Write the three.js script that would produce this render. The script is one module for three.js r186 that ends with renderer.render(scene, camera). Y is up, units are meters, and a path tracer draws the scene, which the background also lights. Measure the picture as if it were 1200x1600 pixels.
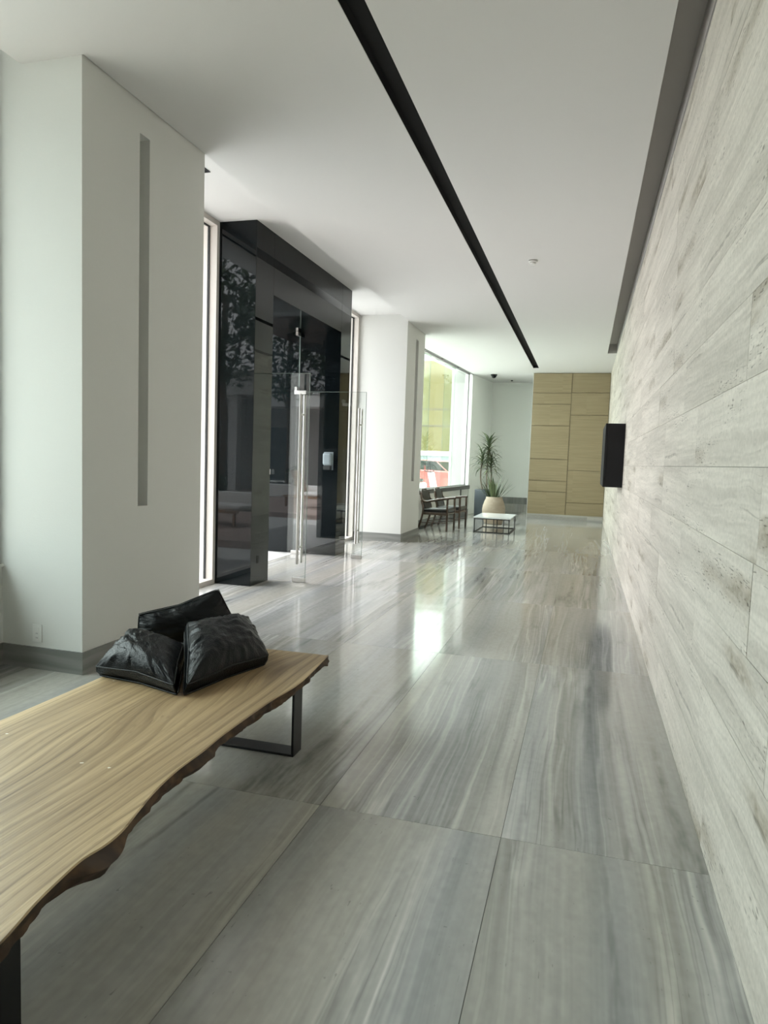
import * as THREE from 'three';
import { mergeGeometries } from 'three/addons/utils/BufferGeometryUtils.js';
import { RoundedBoxGeometry } from 'three/addons/geometries/RoundedBoxGeometry.js';

// ------------------------------------------------------------------ camera, sky, exposure
const EYE = new THREE.Vector3(-0.5264, 1.5, 0), FOCAL = 1098.75, PX = 594.49, PY = 805.42;
const scene = new THREE.Scene();
const camera = new THREE.PerspectiveCamera(2 * Math.atan(800 / FOCAL) * 180 / Math.PI, 0.75, 0.05, 300);
camera.position.copy(EYE);
camera.rotation.order = 'YXZ';
camera.rotation.set(-0.0808, 0.28, 0.0339);
camera.setViewOffset(1200, 1600, 600 - PX, 800 - PY, 1200, 1600);
camera.updateMatrixWorld(true);

const renderer = new THREE.WebGLRenderer({ antialias: true });
renderer.toneMapping = THREE.LinearToneMapping;
renderer.toneMappingExposure = 7.85;
renderer.shadowMap.enabled = true;

// value noise, seeded
function hash(ix, iy, s) {
  let h = Math.imul(ix, 374761393) ^ Math.imul(iy, 668265263) ^ Math.imul(s + 17, 1274126177);
  h = Math.imul(h ^ (h >>> 13), 1274126177);
  return ((h ^ (h >>> 16)) >>> 0) / 4294967296;
}
function vn(x, y, s = 0) {
  const ix = Math.floor(x), iy = Math.floor(y), fx = x - ix, fy = y - iy, a = fx * fx * (3 - 2 * fx), b = fy * fy * (3 - 2 * fy);
  const p = hash(ix, iy, s), q = hash(ix + 1, iy, s), r = hash(ix, iy + 1, s), t = hash(ix + 1, iy + 1, s);
  return p + (q - p) * a + (r - p) * b + (p - q - r + t) * a * b;
}
function fbm(x, y, s = 0, o = 4) { let v = 0, a = 0.5, n = 0; for (let i = 0; i < o; i++) { v += a * vn(x, y, s + i * 7); n += a; a *= 0.5; x *= 2.03; y *= 2.03; } return v / n; }
let seed = 12345;
const rnd = () => { seed = (Math.imul(seed, 1664525) + 1013904223) >>> 0; return seed / 4294967296; };
const rr = (a, b) => a + (b - a) * rnd();
const clamp = (x, a = 0, b = 1) => Math.min(b, Math.max(a, x));
const sstep = (a, b, x) => { const t = clamp((x - a) / (b - a)); return t * t * (3 - 2 * t); };
const lerp = (a, b, t) => a + (b - a) * t;

// an even overcast sky with soft cloud
{
  const W = 512, H = 256, d = new Float32Array(W * H * 4);
  for (let j = 0; j < H; j++) {
    const el = ((j + 0.5) / H - 0.5) * Math.PI, y = Math.sin(el);
    for (let i = 0; i < W; i++) {
      const az = (i + 0.5) / W * Math.PI * 2, k = Math.max(0.12, y);
      const cx = Math.cos(az) * Math.cos(el) / k, cz = Math.sin(az) * Math.cos(el) / k;
      const cloud = y > 0 ? 0.9 + 0.2 * fbm(cx * 0.8 + 40, cz * 0.8 + 40, 3, 4) : 1;
      const b = (y > 0 ? 0.40 + 0.80 * y : 0.30) * cloud * 1.55;
      const o = (j * W + i) * 4;
      d[o] = b * 0.985; d[o + 1] = b * 0.995; d[o + 2] = b * 1.02; d[o + 3] = 1;
    }
  }
  const t = new THREE.DataTexture(d, W, H, THREE.RGBAFormat, THREE.FloatType);
  t.mapping = THREE.EquirectangularReflectionMapping; t.magFilter = THREE.LinearFilter; t.needsUpdate = true;
  scene.background = t; scene.environment = t;
}

// ------------------------------------------------------------------ helpers
// a pixel of the photograph gives a direction; the plane it lies on gives the place
function at(px, py, axis, value) {
  const d = new THREE.Vector3(px - PX, PY - py, -FOCAL).applyQuaternion(camera.quaternion);
  return EYE.clone().addScaledVector(d, (value - EYE[axis]) / d[axis]);
}
const used = {};
function numbered(n) { used[n] = (used[n] ?? -1) + 1; return used[n] ? `${n}_${String(used[n]).padStart(3, '0')}` : n; }
function tag(o, label, category, group, kind) {
  o.userData.label = label; o.userData.category = category;
  if (group) o.userData.group = group;
  if (kind) o.userData.kind = kind;
  return o;
}
function thing(name, label, category, pos = [0, 0, 0], turn = 0, group, kind) {
  const o = new THREE.Group(); o.name = numbered(name); o.position.set(...pos); o.rotation.y = turn; scene.add(o);
  return tag(o, label, category, group, kind);
}
function part(name, geo, mat, parent) {
  const g = Array.isArray(geo) ? merge(geo) : geo;
  const m = new THREE.Mesh(g, mat); m.name = name; m.castShadow = m.receiveShadow = true; parent.add(m); return m;
}
function solo(name, geo, mat, label, category, group, kind) {
  const m = part(numbered(name), geo, mat, scene); return tag(m, label, category, group, kind);
}
const structure = (name, geo, mat, label, category) => solo(name, geo, mat, label, category, null, 'structure');
function merge(list) { return mergeGeometries(list.map((g) => { const n = g.index ? g.toNonIndexed() : g; for (const k of Object.keys(n.attributes)) if (!['position', 'normal', 'uv'].includes(k)) n.deleteAttribute(k); return n; })); }
// uv in metres, from the side a face points to
function metric(g, ou = 0, ov = 0) {
  const n = g.index ? g.toNonIndexed() : g; if (!n.attributes.normal) n.computeVertexNormals();
  const p = n.attributes.position, q = n.attributes.normal, uv = new Float32Array(p.count * 2);
  for (let i = 0; i < p.count; i++) {
    const ax = Math.abs(q.getX(i)), ay = Math.abs(q.getY(i)), az = Math.abs(q.getZ(i));
    const [u, v] = ay >= ax && ay >= az ? [p.getX(i), p.getZ(i)] : ax >= az ? [p.getZ(i), p.getY(i)] : [p.getX(i), p.getY(i)];
    uv[2 * i] = u + ou; uv[2 * i + 1] = v + ov;
  }
  n.setAttribute('uv', new THREE.BufferAttribute(uv, 2)); return n;
}
const box = (x0, x1, y0, y1, z0, z1) => metric(new THREE.BoxGeometry(Math.abs(x1 - x0), Math.abs(y1 - y0), Math.abs(z1 - z0)).translate((x0 + x1) / 2, (y0 + y1) / 2, (z0 + z1) / 2));
const rbox = (x0, x1, y0, y1, z0, z1, r = 0.004) => metric(new RoundedBoxGeometry(Math.abs(x1 - x0), Math.abs(y1 - y0), Math.abs(z1 - z0), 2, r).translate((x0 + x1) / 2, (y0 + y1) / 2, (z0 + z1) / 2));
function prism(pts, y0, y1, holes = []) {      // pts: [x, z] outline seen from above
  const s = new THREE.Shape(pts.map(([x, z]) => new THREE.Vector2(x, -z)));
  for (const h of holes) s.holes.push(new THREE.Path(h.map(([x, z]) => new THREE.Vector2(x, -z))));
  return metric(new THREE.ExtrudeGeometry(s, { depth: y1 - y0, bevelEnabled: false }).rotateX(-Math.PI / 2).translate(0, y0, 0));
}
function rod(a, b, r0, r1 = r0, n = 10) {
  const A = new THREE.Vector3(...a), B = new THREE.Vector3(...b), d = B.clone().sub(A), g = new THREE.CylinderGeometry(r1, r0, d.length(), n);
  g.applyQuaternion(new THREE.Quaternion().setFromUnitVectors(new THREE.Vector3(0, 1, 0), d.clone().normalize()));
  return g.translate(...A.add(B).multiplyScalar(0.5).toArray());
}
const tube = (pts, r, seg = 24, n = 8) => new THREE.TubeGeometry(new THREE.CatmullRomCurve3(pts.map((p) => new THREE.Vector3(...p))), seg, r, n);
const lathe = (pts, n = 40) => new THREE.LatheGeometry(pts.map(([x, y]) => new THREE.Vector2(x, y)), n);

// ------------------------------------------------------------------ textures
function texture(W, H, fn, { srgb = true, rep = [1, 1] } = {}) {
  const d = new Uint8Array(W * H * 4);
  for (let j = 0; j < H; j++) for (let i = 0; i < W; i++) {
    const c = fn(i / W, j / H), o = (j * W + i) * 4;
    d[o] = clamp(c[0], 0, 255); d[o + 1] = clamp(c[1], 0, 255); d[o + 2] = clamp(c[2], 0, 255); d[o + 3] = 255;
  }
  const t = new THREE.DataTexture(d, W, H); t.magFilter = THREE.LinearFilter; t.wrapS = t.wrapT = THREE.RepeatWrapping;
  t.repeat.set(...rep); if (srgb) t.colorSpace = THREE.SRGBColorSpace; t.needsUpdate = true; return t;
}
const grey = (v) => [v, v, v];
// floor marble: long veins, 3.2 m across (u) by 5.4 m along (v)
const FU = 3.2, FV = 5.4;
function marble(X, Y) {
  const w = 0.12 * (fbm(X * 1.1, Y * 0.45, 1, 3) - 0.5) + 0.018 * (fbm(X * 6, Y * 2.2, 5, 3) - 0.5), s = X + w;
  const plain = sstep(0.35, 0.62, vn(s * 3.1, Y * 0.22, 11));
  const b = 0.42 * vn(s * 4, Y * 0.2, 21) + 0.22 * vn(s * 13, Y * 0.4, 22) + 0.20 * vn(s * 42, Y * 0.8, 23) + 0.16 * vn(s * 120, Y * 2.2, 24);
  let v = (b - 0.5) * lerp(0.85, 0.34, plain);
  const s2 = s + 0.010 * (fbm(X * 9, Y * 5, 27, 3) - 0.5);
  const thin = Math.abs(2 * vn(s2 * 24, Y * 0.7, 28) - 1), thin2 = Math.abs(2 * vn(s2 * 52 + 5, Y * 1.1, 29) - 1);
  v += (1 - plain) * (0.16 * sstep(0.30, 0, thin) - 0.20 * sstep(0.22, 0, thin2) * vn(s * 15, Y * 1.5, 30) - 0.02);
  const vein = Math.abs(2 * vn(s * 9, Y * 0.35, 31) - 1);
  v += 0.16 * sstep(0.10, 0.0, vein) * lerp(1, 0.15, plain);
  const dark = Math.abs(2 * vn(s * 6.3 + 9, Y * 0.3, 33) - 1);
  v -= 0.26 * sstep(0.16, 0.0, dark) * sstep(0.4, 0.75, vn(s * 2, Y * 0.5, 35)) * fbm(s * 60, Y * 9, 41, 2) * 1.5;
  v += 0.10 * (fbm(X * 45, Y * 30, 51, 2) - 0.5) + 0.06 * (fbm(X * 2, Y * 2, 57, 3) - 0.5);
  const pit = vn(s * 120, Y * 45, 61); if (pit > 0.93 && vn(X * 9, Y * 5, 63) > 0.62) v -= (pit - 0.93) * 4;
  return v;
}
const floorMap = texture(2048, 2048, (u, v) => {
  const k = marble(u * FU, v * FV), t = clamp(0.5 + k);
  const warm = vn(u * FU * 7, v * FV * 0.3, 71) - 0.5;
  return [lerp(112, 222, t) + warm * 8, lerp(112, 219, t) + warm * 4, lerp(109, 213, t) - warm * 4];
}, { rep: [1 / FU, 1 / FV] });
const floorRough = texture(512, 512, (u, v) => grey(255 * clamp(0.55 + 0.5 * (fbm(u * 14, v * 14, 81, 4) - 0.5) + 0.18 * (vn(u * 90, v * 6, 83) - 0.5))), { srgb: false, rep: [1 / 2.2, 1 / 2.2] });
// wall travertine: 3.6 m along (u) by 1.2 m high (v)
const WU = 3.6, WV = 1.2;
function travertine(X, Y) {
  const w = 0.05 * (fbm(X * 1.4, Y * 3, 101, 3) - 0.5) + 0.022 * (fbm(X * 7, Y * 12, 103, 3) - 0.5), s = Y + w + X * 0.012;
  const b = 0.4 * vn(X * 0.7, s * 14, 111) + 0.3 * vn(X * 1.6, s * 42, 113) + 0.3 * vn(X * 4, s * 120, 115);
  let v = (b - 0.5) * 0.31;
  const stain = sstep(0.55, 0.78, fbm(X * 1.1, s * 6, 121, 3)) * fbm(X * 22, s * 60, 123, 3);
  v -= stain * 0.40;
  const line = Math.abs(2 * vn(X * 0.45, s * 24, 131) - 1);
  v -= 0.22 * sstep(0.07, 0, line) * sstep(0.42, 0.7, vn(X * 3, s * 5, 133)) * (0.5 + vn(X * 18, s * 30, 135));
  v += 0.13 * (fbm(X * 70, Y * 90, 141, 2) - 0.5);
  let hole = 0;
  const band = sstep(0.52, 0.78, fbm(X * 1.2, s * 10, 151, 3));
  const h = vn(X * 26, s * 240, 153); if (h > 0.875 - 0.10 * band) hole = clamp((h - 0.875 + 0.10 * band) * 8) * (0.3 + 0.7 * band);
  const h2 = vn(X * 22, s * 120, 155); if (h2 > 0.955) hole = Math.max(hole, (h2 - 0.955) * 16 * (0.25 + 0.75 * band));
  return [v, hole, stain];
}
const wallMap = texture(2048, 1024, (u, v) => {
  const [k, hole, stain] = travertine(u * WU, v * WV), t = clamp(0.66 + k - hole * 0.42);
  return [lerp(98, 252, t) + 5 * stain, lerp(92, 245, t), lerp(82, 234, t) - 8 * stain];
}, { rep: [1 / WU, 1 / WV] });
const wallBump = texture(1024, 512, (u, v) => { const [k, hole] = travertine(u * WU, v * WV); return grey(255 * clamp(0.7 + k * 0.4 - hole * 0.7)); }, { srgb: false, rep: [1 / WU, 1 / WV] });
const plasterBump = texture(512, 512, (u, v) => grey(255 * (0.6 * vn(u * 256, v * 256, 161) + 0.4 * vn(u * 96, v * 96, 163))), { srgb: false, rep: [1, 1] });
// bench wood: 1.1 m across (u) by 2.9 m along (v)
const BU = 1.1, BV = 2.9;
const woodMap = texture(1024, 2048, (u, v) => {
  const X = u * BU, Y = v * BV;
  const knot = (kx, ky, r) => { const dx = (X - kx), dy = (Y - ky) * 0.34; return Math.exp(-(dx * dx + dy * dy) / (r * r)); };
  const w = 0.10 * (fbm(X * 1.3, Y * 0.55, 171, 3) - 0.5) + 0.012 * (fbm(X * 9, Y * 2.5, 172, 3) - 0.5) + 0.11 * knot(0.50, 1.02, 0.15) - 0.09 * knot(0.35, 2.0, 0.12) + 0.08 * knot(0.70, 0.5, 0.12), s = X + w;
  const cell = hash(Math.floor(X * 9), Math.floor(Y * 9), 187), cxx = hash(Math.floor(X * 9), Math.floor(Y * 9), 188), chip = cell > 0.975 && Math.hypot((X * 9 % 1) - 0.2 - 0.6 * cxx, ((Y * 9 % 1) - 0.5) * 1.6) < 0.02 + 0.07 * vn(X * 160, Y * 160, 189);
  const gr = s * 21 + 2.2 * fbm(X * 4, Y * 0.9, 173, 3), fr = gr - Math.floor(gr), growth = sstep(0.55, 0.97, fr) * sstep(1, 0.97, fr);   // growth lines: slow rise, sharp end
  const rings = 0.55 * fbm(s * 26, Y * 0.5, 174, 4) + 0.45 * (1 - growth * (0.4 + 0.6 * vn(s * 6, Y * 0.6, 176)));
  const broad = vn(s * 8, Y * 0.35, 175), fine = 0.5 * vn(s * 240, Y * 7, 177) + 0.5 * fbm(s * 80, Y * 2.5, 179, 2), pore = vn(s * 420, Y * 16, 181);
  let t = 0.47 + 0.30 * (broad - 0.5) + 0.62 * (rings - 0.58) + 0.34 * (fine - 0.5) + 0.10 * (fbm(X * 3, Y * 1.4, 183, 3) - 0.5);
  if (pore > 0.82) t -= (pore - 0.82) * 0.9;
  t += 0.34 * sstep(0.20, 0.06, X) * (0.5 + 0.5 * broad);                    // pale sapwood along one side
  if (chip) return [226, 222, 210];
  t = clamp(t);
  return [lerp(88, 214, t), lerp(66, 188, t), lerp(42, 146, t)];
}, { rep: [1 / BU, 1 / BV] });
const woodBump = texture(512, 1024, (u, v) => grey(255 * (0.5 * vn(u * BU * 200, v * BV * 4, 191) + 0.5 * vn(u * BU * 60, v * BV * 2, 193))), { srgb: false, rep: [1 / BU, 1 / BV] });
const barkMap = texture(512, 256, (u, v) => { const t = fbm(u * 24, v * 5, 201, 4); return [lerp(30, 104, t), lerp(20, 76, t), lerp(13, 50, t)]; }, { rep: [1 / 1.2, 1 / 0.3] });
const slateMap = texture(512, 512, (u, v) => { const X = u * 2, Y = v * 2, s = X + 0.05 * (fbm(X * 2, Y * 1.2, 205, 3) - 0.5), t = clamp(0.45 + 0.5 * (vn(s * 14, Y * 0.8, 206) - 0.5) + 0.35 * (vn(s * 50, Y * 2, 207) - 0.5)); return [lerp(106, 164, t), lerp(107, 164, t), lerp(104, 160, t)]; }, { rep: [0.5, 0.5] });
const veneerMap = texture(1024, 512, (u, v) => {
  const X = u * 2, Y = v * 1, s = Y + 0.03 * (fbm(X * 1.2, Y * 4, 211, 3) - 0.5);
  const t = clamp(0.5 + 0.42 * (vn(X * 1.5, s * 40, 213) - 0.5) + 0.4 * (vn(X * 5, s * 160, 215) - 0.5) + 0.2 * (fbm(X * 2, Y * 2, 217, 3) - 0.5));
  return [lerp(138, 160, t), lerp(124, 146, t), lerp(95, 117, t)];
}, { rep: [0.5, 1] });
const leatherBump = texture(1024, 1024, (u, v) => {
  const X = u * 46, Y = v * 46, ix = Math.floor(X), iy = Math.floor(Y); let a = 9, b = 9;
  for (let j = -1; j < 2; j++) for (let i = -1; i < 2; i++) { const cx = ((ix + i) % 46 + 46) % 46, cy = ((iy + j) % 46 + 46) % 46; const d = Math.hypot(ix + i + hash(cx, cy, 221) - X, iy + j + hash(cx, cy, 223) - Y); if (d < a) { b = a; a = d; } else if (d < b) b = d; }
  return grey(255 * clamp(0.35 + 0.65 * sstep(0, 0.35, b - a)));
}, { srgb: false, rep: [2.2, 2.2] });
const clayMap = texture(512, 512, (u, v) => { const t = clamp(0.5 + 0.6 * (fbm(u * 8, v * 14, 231, 4) - 0.5) + 0.2 * (vn(u * 5, v * 90, 233) - 0.5)); return [lerp(140, 188, t), lerp(127, 174, t), lerp(110, 156, t)]; });
const yellowMap = texture(512, 512, (u, v) => { const t = fbm(u * 9, v * 7, 241, 4); return [lerp(102, 114, t), lerp(97, 108, t), lerp(60, 71, t)]; }, { rep: [0.12, 0.12] });
const pavingMap = texture(512, 512, (u, v) => { const t = fbm(u * 40, v * 40, 251, 3); return [lerp(150, 186, t), lerp(132, 166, t), lerp(124, 156, t)]; }, { rep: [0.4, 0.4] });
const sunlitGroundMap = texture(512, 512, (u, v) => { const t = fbm(u * 60, v * 60, 261, 3); return [lerp(184, 216, t), lerp(184, 216, t), lerp(182, 213, t)]; }, { rep: [0.25, 0.25] });  // street ground made pale: its colour stands in for sunlight on it

// ------------------------------------------------------------------ materials
const std = (o) => new THREE.MeshStandardMaterial(o), phys = (o) => new THREE.MeshPhysicalMaterial(o);
const lin = (r, g, b) => new THREE.Color().setRGB(r, g, b);
const M = {
  floor: std({ map: floorMap, roughnessMap: floorRough, roughness: 0.17 }),
  grout: std({ color: lin(0.10, 0.10, 0.095), roughness: 0.9 }),
  wall: std({ map: wallMap, bumpMap: wallBump, bumpScale: 0.002, roughness: 0.6 }),
  wallJoint: std({ color: lin(0.22, 0.21, 0.19), roughness: 0.95 }),
  plaster: std({ color: lin(0.70, 0.70, 0.67), roughness: 0.9, bumpMap: plasterBump, bumpScale: 0.0004 }),
  litPlaster: std({ color: lin(0.83, 0.84, 0.80), roughness: 0.9, bumpMap: plasterBump, bumpScale: 0.0004 }),  // lighter copy of the plaster, alcove daylight put into its colour
  ceiling: std({ color: lin(0.69, 0.68, 0.665), roughness: 0.95 }),
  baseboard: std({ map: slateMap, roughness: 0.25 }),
  trough: std({ color: lin(0.46, 0.44, 0.42), roughness: 0.8 }),
  blackMatt: std({ color: lin(0.006, 0.006, 0.007), roughness: 0.85 }),
  blackGlass: phys({ color: lin(0.004, 0.006, 0.007), roughness: 0.02, ior: 1.5, specularIntensity: 0.52 }),
  blackMetal: std({ color: lin(0.012, 0.013, 0.014), roughness: 0.42, metalness: 0.3 }),
  frame: std({ color: lin(0.62, 0.58, 0.54), roughness: 0.45 }),
  frameDark: std({ color: lin(0.09, 0.085, 0.08), roughness: 0.4, metalness: 0.3 }),
  gasket: std({ color: lin(0.02, 0.02, 0.02), roughness: 0.7 }),
  paneTinted: phys({ color: lin(0.905, 0.975, 0.95), transmission: 1, thickness: 0, roughness: 0.0, ior: 1.5 }),
  paneGreen: phys({ color: lin(0.915, 0.965, 0.925), transmission: 1, thickness: 0, roughness: 0.0, ior: 1.5 }),
  pane: phys({ color: lin(0.97, 0.985, 0.98), transmission: 1, thickness: 0, roughness: 0.0, ior: 1.5 }),
  paneEdge: phys({ color: lin(0.40, 0.48, 0.45), transmission: 0.6, thickness: 0, roughness: 0.2 }),
  steel: std({ color: lin(0.58, 0.57, 0.55), roughness: 0.28, metalness: 1 }),
  steelDark: std({ color: lin(0.16, 0.155, 0.15), roughness: 0.35, metalness: 1 }),
  wood: phys({ map: woodMap, bumpMap: woodBump, bumpScale: 0.0006, roughness: 0.42, clearcoat: 0.25, clearcoatRoughness: 0.35 }),
  bark: std({ map: barkMap, roughness: 0.8 }),
  leather: phys({ color: lin(0.004, 0.005, 0.006), roughness: 0.28, specularIntensity: 0.42, bumpMap: leatherBump, bumpScale: 0.0009 }),
  leatherPlain: phys({ color: lin(0.012, 0.011, 0.010), roughness: 0.36 }),
  thread: std({ color: lin(0.004, 0.005, 0.006), roughness: 0.6 }),
  chairWood: std({ color: lin(0.06, 0.038, 0.026), roughness: 0.27 }),
  veneer: std({ map: veneerMap, roughness: 0.55 }),
  panelCore: std({ color: lin(0.26, 0.21, 0.14), roughness: 0.9 }),
  tableTop: phys({ color: lin(0.82, 0.85, 0.86), roughness: 0.08 }),
  clay: std({ map: clayMap, roughness: 0.8 }),
  bluePot: std({ color: lin(0.055, 0.066, 0.076), roughness: 0.45 }),
  soil: std({ color: lin(0.03, 0.022, 0.015), roughness: 1 }),
  leaf: phys({ color: lin(0.055, 0.085, 0.035), roughness: 0.5, transmission: 0.15, thickness: 0 }),
  leafPale: phys({ color: lin(0.12, 0.15, 0.065), roughness: 0.5, transmission: 0.15, thickness: 0 }),
  leafTree: std({ color: lin(0.045, 0.075, 0.03), roughness: 0.7 }),
  trunk: std({ color: lin(0.14, 0.11, 0.08), roughness: 0.9 }),
  whitePlastic: std({ color: lin(0.78, 0.78, 0.75), roughness: 0.35 }),
  greyPlastic: std({ color: lin(0.30, 0.34, 0.37), roughness: 0.3 }),
  yellow: std({ map: yellowMap, roughness: 0.9 }),
  paleWall: std({ color: lin(0.70, 0.72, 0.72), roughness: 0.9 }),
  baseWall: std({ color: lin(0.30, 0.34, 0.36), roughness: 0.9 }),
  whiteWall: std({ color: lin(0.86, 0.87, 0.85), roughness: 0.9 }),
  concrete: std({ color: lin(0.33, 0.325, 0.315), roughness: 0.9 }),
  paving: std({ map: pavingMap, roughness: 0.85 }),
  sunlitGround: std({ map: sunlitGroundMap, roughness: 0.9 }),
  carRed: phys({ color: lin(0.42, 0.025, 0.02), roughness: 0.3, clearcoat: 1, clearcoatRoughness: 0.05 }),
  carGlass: phys({ color: lin(0.015, 0.02, 0.02), roughness: 0.03 }),
  rubber: std({ color: lin(0.02, 0.02, 0.02), roughness: 0.8 }),
  lounger: std({ color: lin(0.34, 0.22, 0.14), roughness: 0.7 }),
  fabricWhite: std({ color: lin(0.75, 0.74, 0.72), roughness: 0.9 }),
};

// ------------------------------------------------------------------ dimensions (metres; x = 0 is the stone wall, the hall runs along -z)
const C = 3.933, C2 = 4.05, PXF = -3.662;                       // ceiling, raised ceiling by the entrance, front of the piers
const P1 = [-3.857, -5.328], P2 = [-12.247, -13.643];            // the two piers
const NEARWIN = 0.4, FAC = -4.76, BACK = 4.0, END = -21.9, GOLD = -19.54;
const FA = [-4.167, -13.643], FB = [-3.66, -19.9], FC = [-3.38, END];   // far bay: the facade runs aslant

// ------------------------------------------------------------------ floor: substrate and tiles
{
  const floor = thing('floor', 'polished grey veined marble floor of long rectangular tiles', 'floor', [0, 0, 0], 0, null, 'structure');
  part('floor_bed', box(FAC, 0.3, -0.3, -0.0035, BACK + 0.2, END - 0.3), M.grout, floor);
  const zs = [BACK, -0.18, -2.7513, -5.3243, -7.62, -9.95, -12.4, -14.85, -17.3, -19.75, END];
  const xs = [0, -0.769, -1.545, -2.32, -3.095, -3.87, -4.645, -4.76];
  for (let j = 0; j + 1 < zs.length; j++) for (let i = 0; i + 1 < xs.length; i++) {
    const g = 0.0011, x1 = xs[i] - g, x0 = xs[i + 1] + g, z1 = zs[j] - g, z0 = zs[j + 1] + g;
    if (x0 < -4.5 && (z1 < -13.7)) continue;
    const ge = box(x0, x1, -0.02, 0, z0, z1), p = ge.attributes.position, uv = ge.attributes.uv;
    const ou = rr(0.05, FU - 0.85), ov = rr(0.05, FV - 2.75), fu = rnd() < 0.5;
    for (let k = 0; k < p.count; k++) uv.setXY(k, ou + (fu ? p.getX(k) - x0 : x1 - p.getX(k)), ov + (p.getZ(k) - z0));
    part('tile', ge, M.floor, floor);
  }
}
// ------------------------------------------------------------------ right wall: travertine planks in courses of 0.3026 m
{
  const wall = thing('wall_right', 'long pale travertine wall laid in horizontal planks', 'wall', [0, 0, 0], 0, null, 'structure');
  part('wall_backing', box(0.018, 0.35, -0.3, C2 + 0.15, BACK + 0.2, END - 0.3), M.wallJoint, wall);
  const h = C / 13, fixed = { 1: [-3.19], 2: [-3.51], 3: [-2.44], 4: [-5.25], 5: [-3.83], 6: [-2.75], 8: [-4.10] };
  for (let r = 0; r < 13; r++) {
    let z = BACK; const joints = [BACK], f = fixed[r]?.[0] ?? -rr(2.2, 4.6);
    const before = []; for (let q = f; q < BACK - 0.7;) { before.unshift(q); q += rr(1.15, 1.8); } joints.push(...before);
    z = f; while (z - 1.9 > GOLD) { z -= rr(1.15, 1.85); joints.push(z); } joints.push(GOLD - 0.02);
    for (let k = 0; k + 1 < joints.length; k++) {
      const g = 0.0009, z1 = joints[k] - g, z0 = joints[k + 1] + g, y0 = r * h + g, y1 = (r + 1) * h - g, proud = rr(0, 0.0012);
      const ge = box(-proud, 0.022, y0, y1, z0, z1), p = ge.attributes.position, uv = ge.attributes.uv;
      const L = z1 - z0, ou = rr(0.02, Math.max(0.03, WU - L - 0.05)), ov = rr(0.02, WV - 0.33), fl = rnd() < 0.5;
      for (let q = 0; q < p.count; q++) uv.setXY(q, ou + (fl ? p.getZ(q) - z0 : z1 - p.getZ(q)), ov + p.getY(q) - y0);
      part('stone_plank', ge, M.wall, wall);
    }
  }
}
// ------------------------------------------------------------------ ceiling, slot, trough
const slot = [-1.9345, -1.7912, 1.6, -18.577];
structure('ceiling', [
  prism([[-0.192, BACK], [-0.192, -16.21], [0.018, -16.21], [0.018, END], [FC[0], END], FB, FA, [PXF + 0.01, FA[1]], [PXF + 0.01, P1[0]], [-4.126, P1[0]], [-4.126, BACK]], C, C2 + 0.1,
    [[[slot[0], slot[2]], [slot[1], slot[2]], [slot[1], slot[3]], [slot[0], slot[3]]]]),
  box(-4.95, PXF + 0.01, C2, C2 + 0.1, P1[1], P2[0]),
], M.ceiling, 'smooth white ceiling, raised a step in front of the entrance', 'ceiling');
structure('trim_1', [box(slot[0] - 0.003, slot[0] + 0.002, C + 0.004, C2 + 0.09, slot[2], slot[3]), box(slot[1] - 0.002, slot[1] + 0.003, C + 0.004, C2 + 0.09, slot[2], slot[3]),
  box(slot[0], slot[1], C + 0.004, C2 + 0.09, slot[3] - 0.003, slot[3] + 0.002), box(slot[0], slot[1], C + 0.07, C2 + 0.09, slot[2], slot[3])], M.blackMatt, 'long black recessed slot running the length of the ceiling', 'ceiling slot');
structure('trim_2', [box(-0.192, 0.016, C2 + 0.08, C2 + 0.1, BACK, -16.21), box(-0.006, 0.017, C + 0.012, C2 + 0.08, BACK, -16.21), box(-0.197, -0.191, C + 0.003, C2 + 0.08, BACK, -16.21), box(-0.192, 0.016, C + 0.003, C2 + 0.08, -16.215, -16.205)], M.trough, 'dark grey recessed trough where ceiling meets the stone wall', 'ceiling trough');
structure('roof', prism([[-4.95, BACK + 0.25], [0.35, BACK + 0.25], [0.35, END - 0.3], [FC[0] - 0.25, END - 0.3], [FB[0] - 0.25, FB[1]], [FA[0] - 0.25, FA[1]], [-4.95, FA[1]]], C2 + 0.1, C2 + 0.4), M.concrete, 'concrete slab over the hall', 'roof');
structure('wall_upper_storeys', [box(-4.95, 9, C2 + 0.4, 11, BACK + 6, FA[1]), box(-3.3, 9, C2 + 0.4, 11, FA[1], END - 0.3), box(-5.4, -4.95, C2 + 0.1, 11, BACK + 6, -13.0)], M.paleWall, 'pale upper storeys of the building above the hall', 'wall');

// ------------------------------------------------------------------ piers with a narrow vertical recess
function pier(name, [z1, z0], s1, s0, label, deep = 0.13) {
  const sh = new THREE.Shape([[z0, 0], [z1, 0], [z1, C2 + 0.1], [z0, C2 + 0.1]].map(([a, b]) => new THREE.Vector2(a, b)));
  sh.holes.push(new THREE.Path([[s0, 1.09], [s1, 1.09], [s1, 3.727], [s0, 3.727]].map(([a, b]) => new THREE.Vector2(a, b))));
  const front = metric(new THREE.ExtrudeGeometry(sh, { depth: deep, bevelEnabled: false }).rotateY(-Math.PI / 2).translate(PXF, 0, 0));
  // rotateY(-90): shape x -> world z, depth -> world -x
  const o = thing(name, label, 'pier', [0, 0, 0], 0, null, 'structure');
  part('pier_face', front, M.plaster, o);
  part('pier_core', box(-4.95, PXF - deep, 0, C2 + 0.1, z0, z1), M.plaster, o);
}
pier('wall_pier_near', P1, -4.452, -4.572, 'cream plastered pier with a grey vertical recess, beside the bench');
pier('wall_pier_far', P2, -12.92, -13.12, 'cream plastered pier with a thin dark recess, beside the armchairs', 0.75);
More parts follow.
